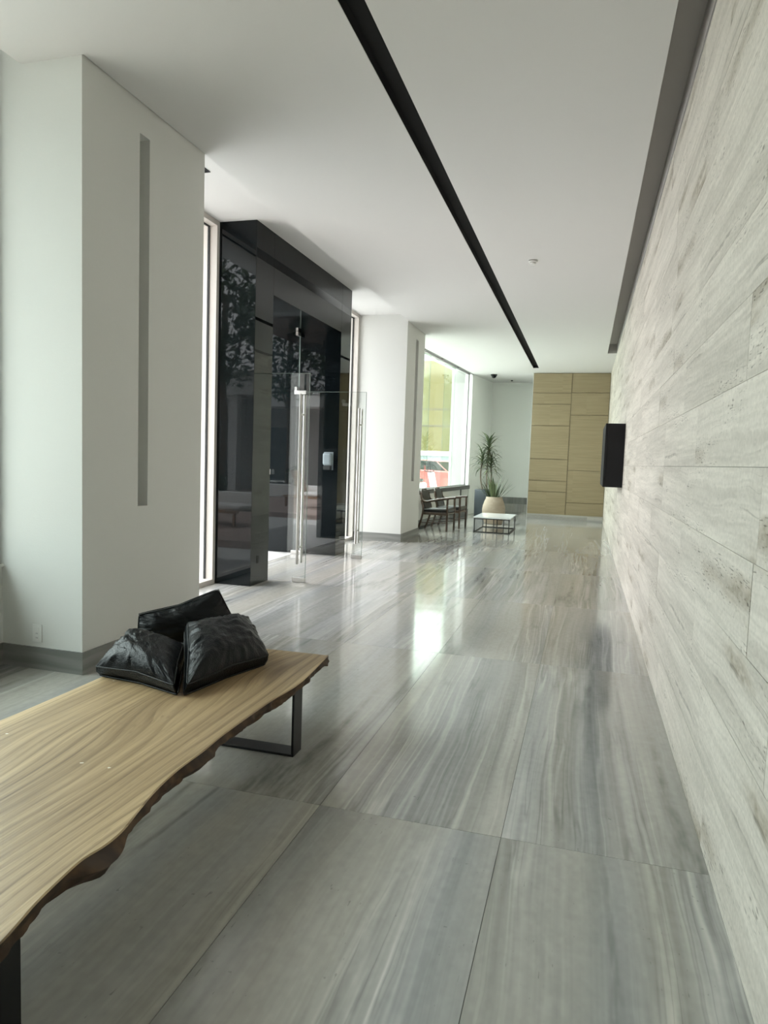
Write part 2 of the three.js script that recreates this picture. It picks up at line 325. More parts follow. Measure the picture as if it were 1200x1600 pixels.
const bb = (x0, x1, z0, z1) => { const g = box(x0, x1, 0, 0.15, z0, z1), p = g.attributes.position, q = g.attributes.normal, uv = g.attributes.uv; for (let k = 0; k < p.count; k++) uv.setXY(k, 0.3 + p.getY(k), 0.4 + (Math.abs(q.getX(k)) > 0.5 ? p.getZ(k) : p.getX(k)) * 1); return g; };
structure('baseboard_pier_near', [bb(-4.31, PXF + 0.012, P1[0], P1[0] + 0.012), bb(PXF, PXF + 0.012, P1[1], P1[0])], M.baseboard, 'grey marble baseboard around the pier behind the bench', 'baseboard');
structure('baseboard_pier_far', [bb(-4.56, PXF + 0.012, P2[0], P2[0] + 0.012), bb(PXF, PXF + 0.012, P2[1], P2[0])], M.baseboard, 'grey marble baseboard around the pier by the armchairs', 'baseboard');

// ------------------------------------------------------------------ windows
function windowWall(name, x, z1, z0, y0, y1, mat, paneMat, label, posts, depth = 0.1, fw = 0.05) {
  const o = thing(name, label, 'window', [0, 0, 0], 0, null, 'structure');
  part('window_frame', [box(x - depth, x, y0, y0 + fw, z0, z1), box(x - depth, x, y1 - fw, y1, z0, z1), box(x - depth, x, y0 + fw, y1 - fw, z0, z0 + fw), box(x - depth, x, y0 + fw, y1 - fw, z1 - fw, z1)], mat, o);
  part('gasket', [box(x - depth * 0.56, x - depth * 0.44, y0 + fw, y1 - fw, z0 + fw, z0 + fw + 0.012), box(x - depth * 0.56, x - depth * 0.44, y0 + fw, y1 - fw, z1 - fw - 0.012, z1 - fw), box(x - depth * 0.56, x - depth * 0.44, y1 - fw - 0.012, y1 - fw, z0 + fw, z1 - fw)], M.gasket, o);
  const edges = [z1 - fw, ...posts, z0 + fw];
  for (const p of posts) part('mullion', box(x - depth, x - 0.01, y0 + fw, y1 - fw, p - fw / 2, p + fw / 2), mat, o);
  for (let i = 0; i + 1 < edges.length; i++) part('pane', box(x - depth / 2 - 0.005, x - depth / 2 + 0.005, y0 + fw, y1 - fw, edges[i + 1] + (i + 2 < edges.length ? fw / 2 : 0), edges[i] - (i ? fw / 2 : 0)), paneMat, o);
  return o;
}
// near bay beside the bench: low wall, sill, tall window
structure('wall_left_low', box(-4.55, -4.31, 0, 0.68, P1[0], NEARWIN), M.plaster, 'low plastered wall under the window beside the bench', 'wall');
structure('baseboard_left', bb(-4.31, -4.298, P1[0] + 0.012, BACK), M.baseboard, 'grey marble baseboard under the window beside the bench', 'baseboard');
structure('trim_3', box(-4.6, -4.29, 0.68, 0.70, P1[0], NEARWIN), M.plaster, 'thin window sill on the low wall beside the bench', 'sill');
windowWall('window_1', -4.34, NEARWIN, P1[0], 0.70, C2 + 0.1, M.frameDark, M.paneTinted, 'tall dark framed window beside the bench', [-0.4, -2.1], 0.1, 0.06);
structure('wall_left_near', box(-4.55, -4.31, 0, C2 + 0.1, NEARWIN, BACK), M.plaster, 'plain plastered wall beyond the window beside the bench', 'wall');  // unseen wall, stops the window short so the near floor stays darker
// entrance bays either side of the portal
windowWall('window_2', -4.558, P1[1], -7.19, 0, C2, M.frame, M.pane, 'tall narrow window between the near pier and the black portal', [], 0.2, 0.055);
windowWall('window_3', -4.558, -10.4615, P2[0], 0, C2, M.frame, M.pane, 'tall narrow window between the black portal and the far pier', [], 0.2, 0.055);

// ------------------------------------------------------------------ black glass portal with its doors
{
  const o = thing('entrance_portal', 'black glossy glass portal framing the entrance doors', 'portal', [0, 0, 0], 0, null, 'structure');
  const x0 = -5.25, x1 = -4.1057;
  part('jamb', rbox(x0, x1, 0, C2, -7.65, -7.19, 0.003), M.blackGlass, o);
  part('jamb', rbox(x0, x1, 0, C2, -10.4615, -10.02, 0.003), M.blackGlass, o);
  part('header', rbox(x0, x1, 3.347, C2, -10.02, -7.65, 0.003), M.blackGlass, o);
  const sw = part('switch_plate', rbox(-4.1057, -4.1027, 0.245, 0.335, -7.385, -7.335, 0.001), M.gasket, o); sw.userData.label = 'small dark socket plate low on the portal';
  const bt = part('release_button', rbox(-4.125, -4.103, 1.27, 1.33, -7.655, -7.645, 0.001), M.whitePlastic, o); bt.userData.label = 'small white button on the portal edge';
  // glazed panel over the doors, hung in patch fittings
  const tr = part('overpanel', box(FAC - 0.006, FAC + 0.006, 2.475, 3.345, -10.015, -7.655), M.pane, o);
  for (const z of [-9.95, -7.72]) for (const y of [2.475, 3.29]) part('patch_fitting', rbox(FAC - 0.018, FAC + 0.018, y, y + 0.055, z - 0.06, z + 0.06, 0.003), M.steel, tr);
  part('panel_edge', box(FAC - 0.007, FAC + 0.007, 2.475, 3.345, -10.02, -10.014), M.paneEdge, tr);
}
function leaf(z, label) {                       // opened square to the facade, pivoted at the door line
  const L = 1.115, o = thing('glass_door', label, 'door', [FAC, 0, z], 0);
  part('pane', box(0.004, L - 0.004, 0.012, 2.455, -0.006, 0.006), M.pane, o);
  part('pane_edge', [box(L - 0.004, L, 0.012, 2.459, -0.006, 0.006), box(0, L, 2.455, 2.459, -0.006, 0.006)], M.paneEdge, o);
  part('pivot_patch', rbox(-0.02, 0.17, 0.004, 0.056, -0.017, 0.017, 0.003), M.steel, o);
  part('pivot_patch', rbox(-0.02, 0.17, 2.42, 2.474, -0.017, 0.017, 0.003), M.steel, o);
  part('lock_patch', rbox(L - 0.165, L, 0.002, 0.056, -0.017, 0.017, 0.003), M.steel, o);
  for (const s of [-1, 1]) {
    const h = part('handle', rod([L - 0.085, 0.225, s * 0.062], [L - 0.085, 2.215, s * 0.062], 0.016, 0.016, 14), M.steel, o);
    for (const y of [0.42, 1.98]) part('standoff', rod([L - 0.085, y, 0], [L - 0.085, y, s * 0.062], 0.011), M.steel, h);
  }
  return o;
}
leaf(-7.70, 'open glass door leaf by the near jamb of the black portal');
leaf(-9.90, 'open glass door leaf by the far jamb of the black portal');
{
  const d = thing('soap_dispenser', 'small grey sanitiser dispenser fixed inside the black portal', 'dispenser', [-4.25, 1.30, -10.02], 0);
  part('back_plate', rbox(-0.075, 0.075, 0, 0.27, 0, 0.012, 0.005), M.greyPlastic, d);
  part('tank', metric(new RoundedBoxGeometry(0.14, 0.19, 0.09, 4, 0.035).translate(0, 0.165, 0.056)), M.greyPlastic, d);
  part('nozzle', rbox(-0.06, 0.06, 0.0, 0.065, 0.012, 0.085, 0.012), M.gasket, d);
}
// ------------------------------------------------------------------ far bay: aslant window over a low wall
const fdir = new THREE.Vector2(FB[0] - FA[0], FB[1] - FA[1]); const FL = fdir.length(); fdir.divideScalar(FL);
const fout = new THREE.Vector2(fdir.y, -fdir.x);                // away from the hall
if (fout.x > 0) fout.negate();
const fp = (t, off) => [FA[0] + fdir.x * t + fout.x * off, FA[1] + fdir.y * t + fout.y * off];
const slab = (t0, t1, o0, o1, y0, y1) => prism([fp(t0, o0), fp(t1, o0), fp(t1, o1), fp(t0, o1)], y0, y1);
structure('wall_left_far_low', slab(0, FL, 0.02, 0.4, 0, 0.73), M.plaster, 'low plastered wall behind the armchairs', 'wall');
structure('trim_4', slab(0, FL, -0.02, 0.3, 0.73, 0.83), M.frameDark, 'dark window sill behind the armchairs', 'sill');
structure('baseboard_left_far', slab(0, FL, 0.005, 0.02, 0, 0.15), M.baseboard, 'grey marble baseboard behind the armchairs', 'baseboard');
{
  const o = thing('window_4', 'large window with glass fins behind the armchairs', 'window', [0, 0, 0], 0, null, 'structure');
  const y0 = 0.83, y1 = C2 - 0.02;
  part('window_frame', [slab(0, FL, 0.10, 0.16, y0, y0 + 0.015), slab(0, FL, 0.0, 0.012, C - 0.012, C + 0.02), slab(0, FL, 0.10, 0.16, C + 0.0, C + 0.03)], M.frameDark, o);
  part('jamb', slab(FL - 0.035, FL, 0.02, 0.2, y0, y1), M.whiteWall, o);
  part('gasket', slab(FL - 0.045, FL - 0.035, 0.12, 0.14, y0, y1), M.gasket, o);
  const cuts = [0, 2.55, 4.75, FL - 0.04];
  for (let i = 0; i < 3; i++) part('pane', slab(cuts[i] + 0.003, cuts[i + 1] - 0.003, 0.124, 0.136, y0 + 0.01, y1), M.paneGreen, o);
  for (const t of [2.55, 4.75]) { const f = part('glass_fin', slab(t - 0.008, t + 0.008, 0.14, 0.42, y0, y1), M.paneGreen, o); part('fin_edge', slab(t - 0.009, t + 0.009, 0.415, 0.42, y0, y1), M.paneEdge, f); part('fin_edge', slab(t - 0.009, t + 0.009, 0.138, 0.143, y0, y1), M.paneEdge, f); }
  for (const t of [1.9, 3.4, 4.9]) part('track_bracket', slab(t - 0.06, t + 0.06, -0.001, 0.1, C + 0.005, C + 0.03), M.frameDark, o);
}
structure('trim_6', slab(5.36, 5.42, 0.0, 0.022, 0.15, 0.73), M.frameDark, 'thin dark upright strip under the far window sill', 'trim');
structure('wall_left_end', prism([FB, FC, [FC[0] - 0.4, FC[1]], fp(FL, 0.55)], 0, C2 + 0.1), M.litPlaster, 'plastered side wall of the alcove behind the planters', 'wall');
structure('wall_outer_pier', slab(FL, FL + 0.3, 0.02, 0.62, 0, C2 + 0.3), M.whiteWall, 'white outdoor pier at the end of the window', 'wall');
structure('wall_outer_canopy', slab(0.2, FL + 0.3, 0.42, 0.55, C2 - 0.02, C2 + 0.3), M.whiteWall, 'white outdoor fascia above the window', 'wall');
// end wall of the alcove and the wood panelled block
structure('wall_back', box(-3.9, 0.35, 0, C2 + 0.1, END - 0.3, END), M.litPlaster, 'plastered end wall of the alcove', 'wall');
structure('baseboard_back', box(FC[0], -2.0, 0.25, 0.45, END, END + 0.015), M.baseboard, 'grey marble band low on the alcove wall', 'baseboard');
structure('trim_5', metric(box(FC[0], -2.0, 0, 0.25, END, END + 0.03), 0.7, 1.3), M.floor, 'pale marble plinth at the foot of the alcove wall', 'plinth');
{
  const o = thing('wall_panelled', 'tan wood panelled wall closing the hall', 'wall', [0, 0, 0], 0, null, 'structure');
  part('core', box(-1.985, -0.002, 0, C, END, GOLD - 0.03), M.panelCore, o);
  const side = part('side', box(-1.9985, -1.985, 0, C, END, GOLD), M.plaster, o); void side;
  const put = (x0, x1, ys) => { for (let i = 0; i + 1 < ys.length; i++) { const g = rbox(x0 + 0.007, x1 - 0.007, ys[i] + 0.007, ys[i + 1] - 0.007, GOLD - 0.03, GOLD, 0.003), uv = g.attributes.uv, a = rr(0, 2), b = rr(0, 1); for (let k = 0; k < uv.count; k++) uv.setXY(k, uv.getX(k) + a, uv.getY(k) + b); part('wood_panel', g, M.veneer, o); } };
  put(-1.985, -0.975, [0.14, 0.757, 1.052, 1.638, 2.531, 3.103, 3.401, C - 0.01]);
  put(-0.975, -0.004, [0.14, 0.486, 1.354, 2.822, 3.409, C - 0.01]);
}
structure('baseboard_panelled', bb(-1.985, -0.004, GOLD - 0.025, GOLD + 0.004), M.floor, 'pale marble baseboard under the wood panels', 'baseboard');
structure('wall_behind', box(-4.95, 0.35, 0, C2 + 0.1, BACK, BACK + 0.25), M.concrete, 'unseen wall closing the hall behind the bench, toned grey to darken the near floor', 'wall');  // out of view; its grey tone is there to dim the near floor

// ------------------------------------------------------------------ bench
{
  const TOP = 0.42, bench = thing('slab_bench', 'live edge wooden slab bench on black steel frames', 'bench', [-2.24, 0, -2.25], 0);
  const B = bench.position;
  const edge = [[513, 1024], [466, 1069], [425, 1094], [390, 1118], [346.6, 1149.5], [318, 1173], [277, 1203.6], [242.6, 1236], [219, 1264], [190.6, 1299], [164.6, 1320.6], [130, 1342], [91, 1377], [56, 1411.6], [26, 1446], [0, 1474]].map(([x, y]) => at(x, y, 'y', TOP));
  edge.push(new THREE.Vector3(-1.70, TOP, -1.02), new THREE.Vector3(-1.74, TOP, -0.86));
  const right = new THREE.CatmullRomCurve3(edge).getSpacedPoints(140);
  const zf = right[0].z, left = [];
  for (let i = 0; i <= 60; i++) { const z = lerp(-0.86, zf + 0.03, i / 60); left.push(new THREE.Vector3(-2.685 + 0.03 * (fbm(z * 2 + 9, 1, 301, 3) - 0.5), TOP, z)); }
  const outline = [...right, ...left];
  const N = outline.length, mid = new THREE.Vector2(-2.24, -2.25);
  // layers from the top face down: how far each point stands in or out, and its height
  const layer = (k) => outline.map((p, i) => {
    const isR = i > 0 && i < 140, dirx = i <= 140 ? 1 : -1;
    const n = fbm(p.z * 6 + 3, k * 0.9, 311 + (isR ? 0 : 5), 3) - 0.5, n2 = fbm(p.z * 22, k * 2, 321, 2) - 0.5;
    const bulge = 0.045 * Math.exp(-(((p.z + 1.55) / 0.09) ** 2)) + 0.02 * Math.exp(-(((p.z + 2.2) / 0.12) ** 2));
    const off = [-0.004, 0, 0.006, -0.008, -0.03][k] + (k > 1 ? n * 0.05 + n2 * 0.02 + (isR ? bulge * (k === 4 ? 0.6 : 1) : 0) : 0);
    const end = (i === 0 || i > 139) && i < 142 ? 0 : off;
    const y = [TOP, TOP - 0.004, TOP - 0.026, TOP - 0.047, TOP - 0.06][k] - (k === 4 && isR ? bulge * 0.35 : 0);
    return new THREE.Vector3(p.x + dirx * end - B.x, y, p.z - B.z);
  });
  const L = [0, 1, 2, 3, 4].map(layer);
  const cap = (ring, up) => {
    const tri = THREE.ShapeUtils.triangulateShape(ring.map((p) => new THREE.Vector2(p.x, -p.z)), []);
    const g = new THREE.BufferGeometry(), pos = [], uv = [];
    for (const t of tri) for (const q of up ? t : [t[0], t[2], t[1]]) { const p = ring[q]; pos.push(p.x, p.y, p.z); uv.push(p.x + 0.5, p.z + 1.45); }
    g.setAttribute('position', new THREE.Float32BufferAttribute(pos, 3)); g.setAttribute('uv', new THREE.Float32BufferAttribute(uv, 2)); g.computeVertexNormals();
    if (g.attributes.normal.getY(0) > 0 !== up) { const a = g.attributes.position.array; for (let i = 0; i < a.length; i += 9) for (let c = 0; c < 3; c++) { const s = a[i + 3 + c]; a[i + 3 + c] = a[i + 6 + c]; a[i + 6 + c] = s; } const b = g.attributes.uv.array; for (let i = 0; i < b.length; i += 6) for (let c = 0; c < 2; c++) { const s = b[i + 2 + c]; b[i + 2 + c] = b[i + 4 + c]; b[i + 4 + c] = s; } g.computeVertexNormals(); }
    return g;
  };
  const band = (a, b, wood) => {
    const pos = [], uv = [], idx = [];
    let run = 0;
    for (let i = 0; i <= N; i++) { const j = i % N; if (i) run += a[j].distanceTo(a[(i - 1) % N]); for (const [r, v] of [[a, 0], [b, 0.06]]) { const p = r[j]; pos.push(p.x, p.y, p.z); if (wood) uv.push(p.x + 0.5, p.z + 1.45); else uv.push(run, v + p.y); } }
    for (let i = 0; i < N; i++) { const k = 2 * i; idx.push(k, k + 2, k + 1, k + 1, k + 2, k + 3); }
    const g = new THREE.BufferGeometry(); g.setAttribute('position', new THREE.Float32BufferAttribute(pos, 3)); g.setAttribute('uv', new THREE.Float32BufferAttribute(uv, 2)); g.setIndex(idx); g.computeVertexNormals();
    const m = Math.floor(140 * 0.5) * 2, nx = g.attributes.normal.getX(m); if (nx < 0 && !wood) { for (let i = 0; i < idx.length; i += 3) { const s = idx[i + 1]; idx[i + 1] = idx[i + 2]; idx[i + 2] = s; } g.setIndex(idx); g.computeVertexNormals(); }
    return g;
  };
  part('slab', [cap(L[0], true), band(L[0], L[1], true), cap(L[4], false)], M.wood, bench);
  const e = part('live_edge', [band(L[1], L[2]), band(L[2], L[3]), band(L[3], L[4])], M.bark, bench); e.userData.label = 'dark wavy natural bark edge';
  for (const zc of [-3.208, -1.34]) {
    const x0 = -2.60, x1 = -1.845, t = 0.012, w = 0.052, g = [];
    for (const [a, b, c, d] of [[x0, x0 + t, 0, 0.357], [x1 - t, x1, 0, 0.357], [x0 + t, x1 - t, 0, t], [x0 + t, x1 - t, 0.345, 0.357]]) g.push(rbox(a - B.x, b - B.x, c, d, zc - w - B.z, zc + w - B.z, 0.0015));
    part('leg_frame', g, M.blackMetal, bench);
  }
}
// ------------------------------------------------------------------ cushions: puffed sheets between four corners
function cushion(c, T, seedNo, label, opt = {}) {
  const [bl, br, tr, tl] = c, n = 72, center = bl.clone().add(br).add(tr).add(tl).multiplyScalar(0.25);
  const foot = new THREE.Vector3(center.x, opt.y ?? 0.42, center.z);
  const o = thing('leather_cushion', label, 'cushion', foot.toArray(), 0, 'black leather cushions piled on the bench');
  const nrm = br.clone().sub(bl).cross(tl.clone().sub(bl)).normalize();
  const ux = br.clone().sub(bl).normalize(), uy = tl.clone().sub(bl).normalize();
  const point = (u, v, side) => {
    const e = (x) => Math.sign(x) * Math.pow(Math.abs(x), 1);
    const pinch = 0.045 * (1 - u * u) * 0, a = (e(u) + 1) / 2, b = (e(v) + 1) / 2;
    const p = bl.clone().multiplyScalar((1 - a) * (1 - b)).addScaledVector(br, a * (1 - b)).addScaledVector(tr, a * b).addScaledVector(tl, (1 - a) * b);
    const inX = 0.005 * u * (1 - v * v), inY = 0.018 * v * (1 - u * u);
    p.addScaledVector(ux, -inX).addScaledVector(uy, -inY); void pinch;
    const prof = Math.pow(1 - Math.pow(Math.abs(u), 3.2), 0.6) * Math.pow(1 - Math.pow(Math.abs(v), 3.2), 0.6);
    const near = Math.max(Math.abs(u), Math.abs(v));
    const ang = Math.atan2(v, u), rad = Math.hypot(u, v);
    const wr = (fbm(ang * 9 + 40 + seedNo, rad * 1.3, 401 + seedNo, 3) - 0.5) * 0.03 * sstep(0.62, 0.9, near) * (1 - sstep(0.97, 1, near)) + (fbm(u * 3.4 + seedNo * 3, v * 3.4, 431 + seedNo, 5) - 0.5) * 0.024 * prof + (Math.abs(2 * fbm(u * 5 + seedNo * 5, v * 2.5 + u * 1.5, 461 + seedNo, 4) - 1) - 0.25) * 0.007 * prof;
    const gus = opt.gusset ?? 0.026;
    return p.addScaledVector(nrm, side * (T * prof + gus) + wr * (side > 0 ? 1 : 0.3)).sub(foot);
  };
  const sheet = (side) => {
    const pos = [], uv = [], idx = [];
    for (let j = 0; j <= n; j++) for (let i = 0; i <= n; i++) {
      const q = (k) => Math.sin((k / n - 0.5) * Math.PI);
      const p = point(q(i), q(j), side); pos.push(p.x, p.y, p.z); uv.push(i / n * 0.45, j / n * 0.45);
    }
    for (let j = 0; j < n; j++) for (let i = 0; i < n; i++) { const a = j * (n + 1) + i, b = a + 1, d = a + n + 1, f = d + 1; side > 0 ? idx.push(a, b, d, b, f, d) : idx.push(a, d, b, b, d, f); }
    const g = new THREE.BufferGeometry(); g.setAttribute('position', new THREE.Float32BufferAttribute(pos, 3)); g.setAttribute('uv', new THREE.Float32BufferAttribute(uv, 2)); g.setIndex(idx); g.computeVertexNormals(); return g;
  };
  const rim = () => {
    const path = [], m = 40; for (let i = 0; i < m; i++) path.push([lerp(-1, 1, i / m), -1]); for (let i = 0; i < m; i++) path.push([1, lerp(-1, 1, i / m)]); for (let i = 0; i < m; i++) path.push([lerp(1, -1, i / m), 1]); for (let i = 0; i < m; i++) path.push([-1, lerp(1, -1, i / m)]);
    const pos = [], uv = [], idx = []; const K = path.length;
    path.concat([path[0]]).forEach(([u, v], i) => { for (const s of [1, 0, -1]) { const p = s ? point(u, v, s) : point(u, v, 1).add(point(u, v, -1)).multiplyScalar(0.5).addScaledVector(ux, u * 0.006).addScaledVector(uy, v * 0.006); pos.push(p.x, p.y, p.z); uv.push(i * 0.01, s * 0.02); } });
    for (let i = 0; i < K; i++) for (let r = 0; r < 2; r++) { const a = i * 3 + r; idx.push(a, a + 1, a + 3, a + 1, a + 4, a + 3); }
    const g = new THREE.BufferGeometry(); g.setAttribute('position', new THREE.Float32BufferAttribute(pos, 3)); g.setAttribute('uv', new THREE.Float32BufferAttribute(uv, 2)); g.setIndex(idx); g.computeVertexNormals(); return g;
  };
  part('cover', [sheet(1), sheet(-1), rim()], M.leather, o);
  for (const s of [1, -1]) {
    const pts = []; for (const [u, v] of [[-1, -1], [0, -1], [1, -1], [1, 0], [1, 1], [0, 1], [-1, 1], [-1, 0]]) { const p = point(u * 0.995, v * 0.995, s); pts.push(p); }
    const curve = new THREE.CatmullRomCurve3(pts, true, 'catmullrom', 0.1);
    part('seam', new THREE.TubeGeometry(curve, 120, 0.0035, 6, true), M.thread, o);
  }
  return o;
}
{
  const y = 0.45;
  cushion([at(153, 1048, 'y', y), at(274, 1078, 'y', y), at(289, 1012, 'z', -3.10), at(216, 990, 'z', -3.04)], 0.09, 1, 'black leather cushion leaning with its corner at the bench side');
  cushion([at(290, 1078, 'y', y), at(417, 1031, 'y', y), at(383, 970, 'z', -3.44), at(291, 980, 'z', -3.16)], 0.085, 2, 'black leather cushion leaning with its base toward the bench end');
  cushion([at(210, 1015, 'z', -3.27), at(385, 1000, 'z', -3.60), at(340, 922, 'z', -3.56), at(218, 960, 'z', -3.30)], 0.07, 3, 'black leather cushion standing behind the other two');
}
// ------------------------------------------------------------------ wall screen, ceiling devices, socket
{
  const t = thing('wall_display', 'deep black box display mounted on the stone wall', 'display', [0, 1.2, -11.5], 0);
  part('housing', rbox(-0.235, -0.004, 0, 0.911, -0.80, 0.87, 0.004), M.blackMatt, t);
  part('screen', rbox(-0.272, -0.235, 0, 0.911, -0.80, 0.87, 0.006), M.blackMatt, t);
}
{
  const s = thing('smoke_detector', 'small white smoke detector on the ceiling', 'detector', [-1.262, C, -8.82], 0);
  part('base', lathe([[0, 0], [0.055, 0], [0.055, -0.018], [0.048, -0.022], [0, -0.022]].reverse(), 28), M.whitePlastic, s);
  part('sensor', lathe([[0, -0.05], [0.03, -0.05], [0.036, -0.042], [0.036, -0.022], [0, -0.022]], 24), M.whitePlastic, s);
}
{
  const s = thing('dome_camera', 'black dome security camera on the ceiling near the window', 'camera', [-3.093, C, -19.86], 0);
  part('mount', lathe([[0, -0.035], [0.085, -0.035], [0.09, -0.02], [0.09, 0], [0, 0]], 28), M.blackMetal, s);
  part('dome', new THREE.SphereGeometry(0.07, 24, 12, 0, Math.PI * 2, Math.PI / 2, Math.PI / 2).translate(0, -0.035, 0), M.blackGlass, s);
}
{
  const s = thing('ceiling_sensor', 'tiny dark sensor on the ceiling above the planters', 'sensor', [-2.72, C, -21.05], 0);
  part('base', lathe([[0, -0.02], [0.055, -0.02], [0.06, 0], [0, 0]], 24), M.whitePlastic, s);
  part('lens', lathe([[0, -0.055], [0.028, -0.05], [0.034, -0.02], [0, -0.02]], 20), M.frameDark, s);
}
{
  const s = thing('ceiling_diffuser', 'black narrow slot diffuser in the raised ceiling by the near pier', 'ceiling light', [-4.02, C2, -5.66], 0);  // linear slot diffuser, gives no light
  part('frame', [box(-0.07, 0.07, -0.006, 0, -0.26, -0.25), box(-0.07, 0.07, -0.006, 0, 0.25, 0.26), box(-0.07, -0.06, -0.006, 0, -0.25, 0.25), box(0.06, 0.07, -0.006, 0, -0.25, 0.25)], M.blackMetal, s);
  part('recess', box(-0.06, 0.06, -0.003, 0, -0.25, 0.25), M.blackMatt, s);
}
{
  const s = thing('wall_socket', 'white wall socket plate low on the pier', 'socket', [-4.02, 0.245, P1[0]], 0);
  part('plate', rbox(-0.038, 0.038, -0.06, 0.06, 0, 0.006, 0.0025), M.whitePlastic, s);
  for (const y of [-0.030, 0, 0.030]) { const m = part('module', rbox(-0.016, 0.016, y - 0.0125, y + 0.0125, 0.006, 0.0085, 0.001), M.whitePlastic, s); if (y < 0.02) for (const x of [-0.005, 0.005]) part('pin_hole', box(x - 0.0012, x + 0.0012, y - 0.005, y + 0.004, 0.0084, 0.0088), M.gasket, m); }
}
// ------------------------------------------------------------------ armchairs
function armchair(x, z, label) {
  const o = thing('armchair', label, 'armchair', [x, 0, z], -0.12, 'armchairs under the far window');
  const w = 0.255;
  for (const s of [-1, 1]) {
    part('leg', tube([[0.29, 0, s * w], [0.29, 0.35, s * (w + 0.005)], [0.285, 0.69, s * w]], 0.023, 14), M.chairWood, o);
    part('leg', tube([[-0.36, 0, s * (w - 0.02)], [-0.27, 0.30, s * w], [-0.25, 0.48, s * w], [-0.30, 0.64, s * (w - 0.01)]], 0.022, 14), M.chairWood, o);
    const arm = tube([[0.31, 0.70, s * w], [0.15, 0.685, s * (w + 0.012)], [-0.05, 0.645, s * (w + 0.012)], [-0.2, 0.62, s * w], [-0.28, 0.66, s * (w - 0.012)], [-0.315, 0.80, s * (w - 0.03)]], 0.026, 30); arm.scale(1, 1, 1);
    part('armrest', arm, M.chairWood, o);
    part('seat_rail', rbox(-0.27, 0.29, 0.34, 0.40, s * w - 0.016, s * w + 0.016, 0.005), M.chairWood, o);
    part('stretcher', rod([-0.31, 0.17, s * (w - 0.01)], [0.29, 0.19, s * w], 0.009), M.chairWood, o);
  }
  part('seat_rail', rbox(0.275, 0.30, 0.35, 0.395, -w, w, 0.005), M.chairWood, o);
  part('stretcher', rod([0.05, 0.18, -w], [0.05, 0.18, w], 0.009), M.chairWood, o);
  part('top_rail', tube([[-0.315, 0.80, -w + 0.03], [-0.345, 0.855, -0.14], [-0.36, 0.86, 0], [-0.345, 0.855, 0.14], [-0.315, 0.80, w - 0.03]], 0.02, 24), M.chairWood, o);
  const seat = new RoundedBoxGeometry(0.58, 0.09, 0.475, 4, 0.035); seat.rotateZ(0.05).translate(0.015, 0.435, 0);
  part('seat_cushion', metric(seat), M.leatherPlain, o);
  const back = new RoundedBoxGeometry(0.05, 0.44, 0.42, 4, 0.022); back.rotateZ(0.24).translate(-0.285, 0.64, 0);
  part('backrest', metric(back), M.leatherPlain, o);
  return o;
}
armchair(-3.52, -14.885, 'dark wood armchair with leather seat beside the far pier');
armchair(-3.42, -15.835, 'dark wood armchair with leather seat, farther from the pier');
// ------------------------------------------------------------------ coffee table
{
  const x0 = -2.76, x1 = -1.97, z1 = -14.92, z0 = -16.28, cx = (x0 + x1) / 2, cz = (z0 + z1) / 2, hx = (x1 - x0) / 2, hz = (z1 - z0) / 2;
  const t = thing('coffee_table', 'low white coffee table on a thin black metal frame', 'table', [cx, 0, cz], 0);
  part('tabletop', rbox(-hx, hx, 0.305, 0.33, -hz, hz, 0.004), M.tableTop, t);
  part('top_frame', [rbox(-hx + 0.02, hx - 0.02, 0.285, 0.305, hz - 0.04, hz - 0.02, 0.003), rbox(-hx + 0.02, hx - 0.02, 0.285, 0.305, -hz + 0.02, -hz + 0.04, 0.003), rbox(-hx + 0.02, -hx + 0.04, 0.285, 0.305, -hz + 0.04, hz - 0.04, 0.003), rbox(hx - 0.04, hx - 0.02, 0.285, 0.305, -hz + 0.04, hz - 0.04, 0.003)], M.blackMetal, t);
  for (const [lx, lz] of [[-hx + 0.03, hz - 0.03], [hx - 0.03, hz - 0.03], [-hx + 0.03, -hz + 0.03], [hx - 0.03, -hz + 0.03], [-hx + 0.28, hz - 0.03], [hx - 0.28, hz - 0.03], [-hx + 0.28, -hz + 0.03], [hx - 0.28, -hz + 0.03]]) part('leg', rbox(lx - 0.009, lx + 0.009, 0.018, 0.285, lz - 0.009, lz + 0.009, 0.002), M.blackMetal, t);
  part('base_frame', [rbox(-hx + 0.01, hx - 0.01, 0, 0.018, hz - 0.045, hz - 0.015, 0.003), rbox(-hx + 0.01, hx - 0.01, 0, 0.018, -hz + 0.015, -hz + 0.045, 0.003), rbox(-hx + 0.01, -hx + 0.045, 0, 0.018, -hz + 0.045, hz - 0.045, 0.003), rbox(hx - 0.045, hx - 0.01, 0, 0.018, -hz + 0.045, hz - 0.045, 0.003)], M.blackMetal, t);
}
// ------------------------------------------------------------------ planters
function blade(L, W, bend, fold = 0.25, seg = 7, tip = 0.35) {
  const pos = [], idx = [];
  for (let i = 0; i <= seg; i++) {
    const t = i / seg, a = bend * t * t, w = W * (t < tip ? lerp(0.7, 1, t / tip) : Math.pow(1 - (t - tip) / (1 - tip), 0.7)) / 2;
    const s = t * L, y = a ? L * Math.sin(bend * t) / Math.max(bend, 0.01) * 1 : s, x = L * (1 - Math.cos(bend * t)) / Math.max(bend, 0.01);
    void a; void s;
    for (const k of [-1, 0, 1]) pos.push(x + (k ? -fold * w : 0), y, k * w);
  }
  for (let i = 0; i < seg; i++) for (const k of [0, 1]) { const a = i * 3 + k; idx.push(a, a + 1, a + 3, a + 1, a + 4, a + 3); }
  const g = new THREE.BufferGeometry(); g.setAttribute('position', new THREE.Float32BufferAttribute(pos, 3)); g.setIndex(idx); g.computeVertexNormals();
  g.setAttribute('uv', new THREE.Float32BufferAttribute(new Float32Array(pos.length / 3 * 2), 2)); return g;
}
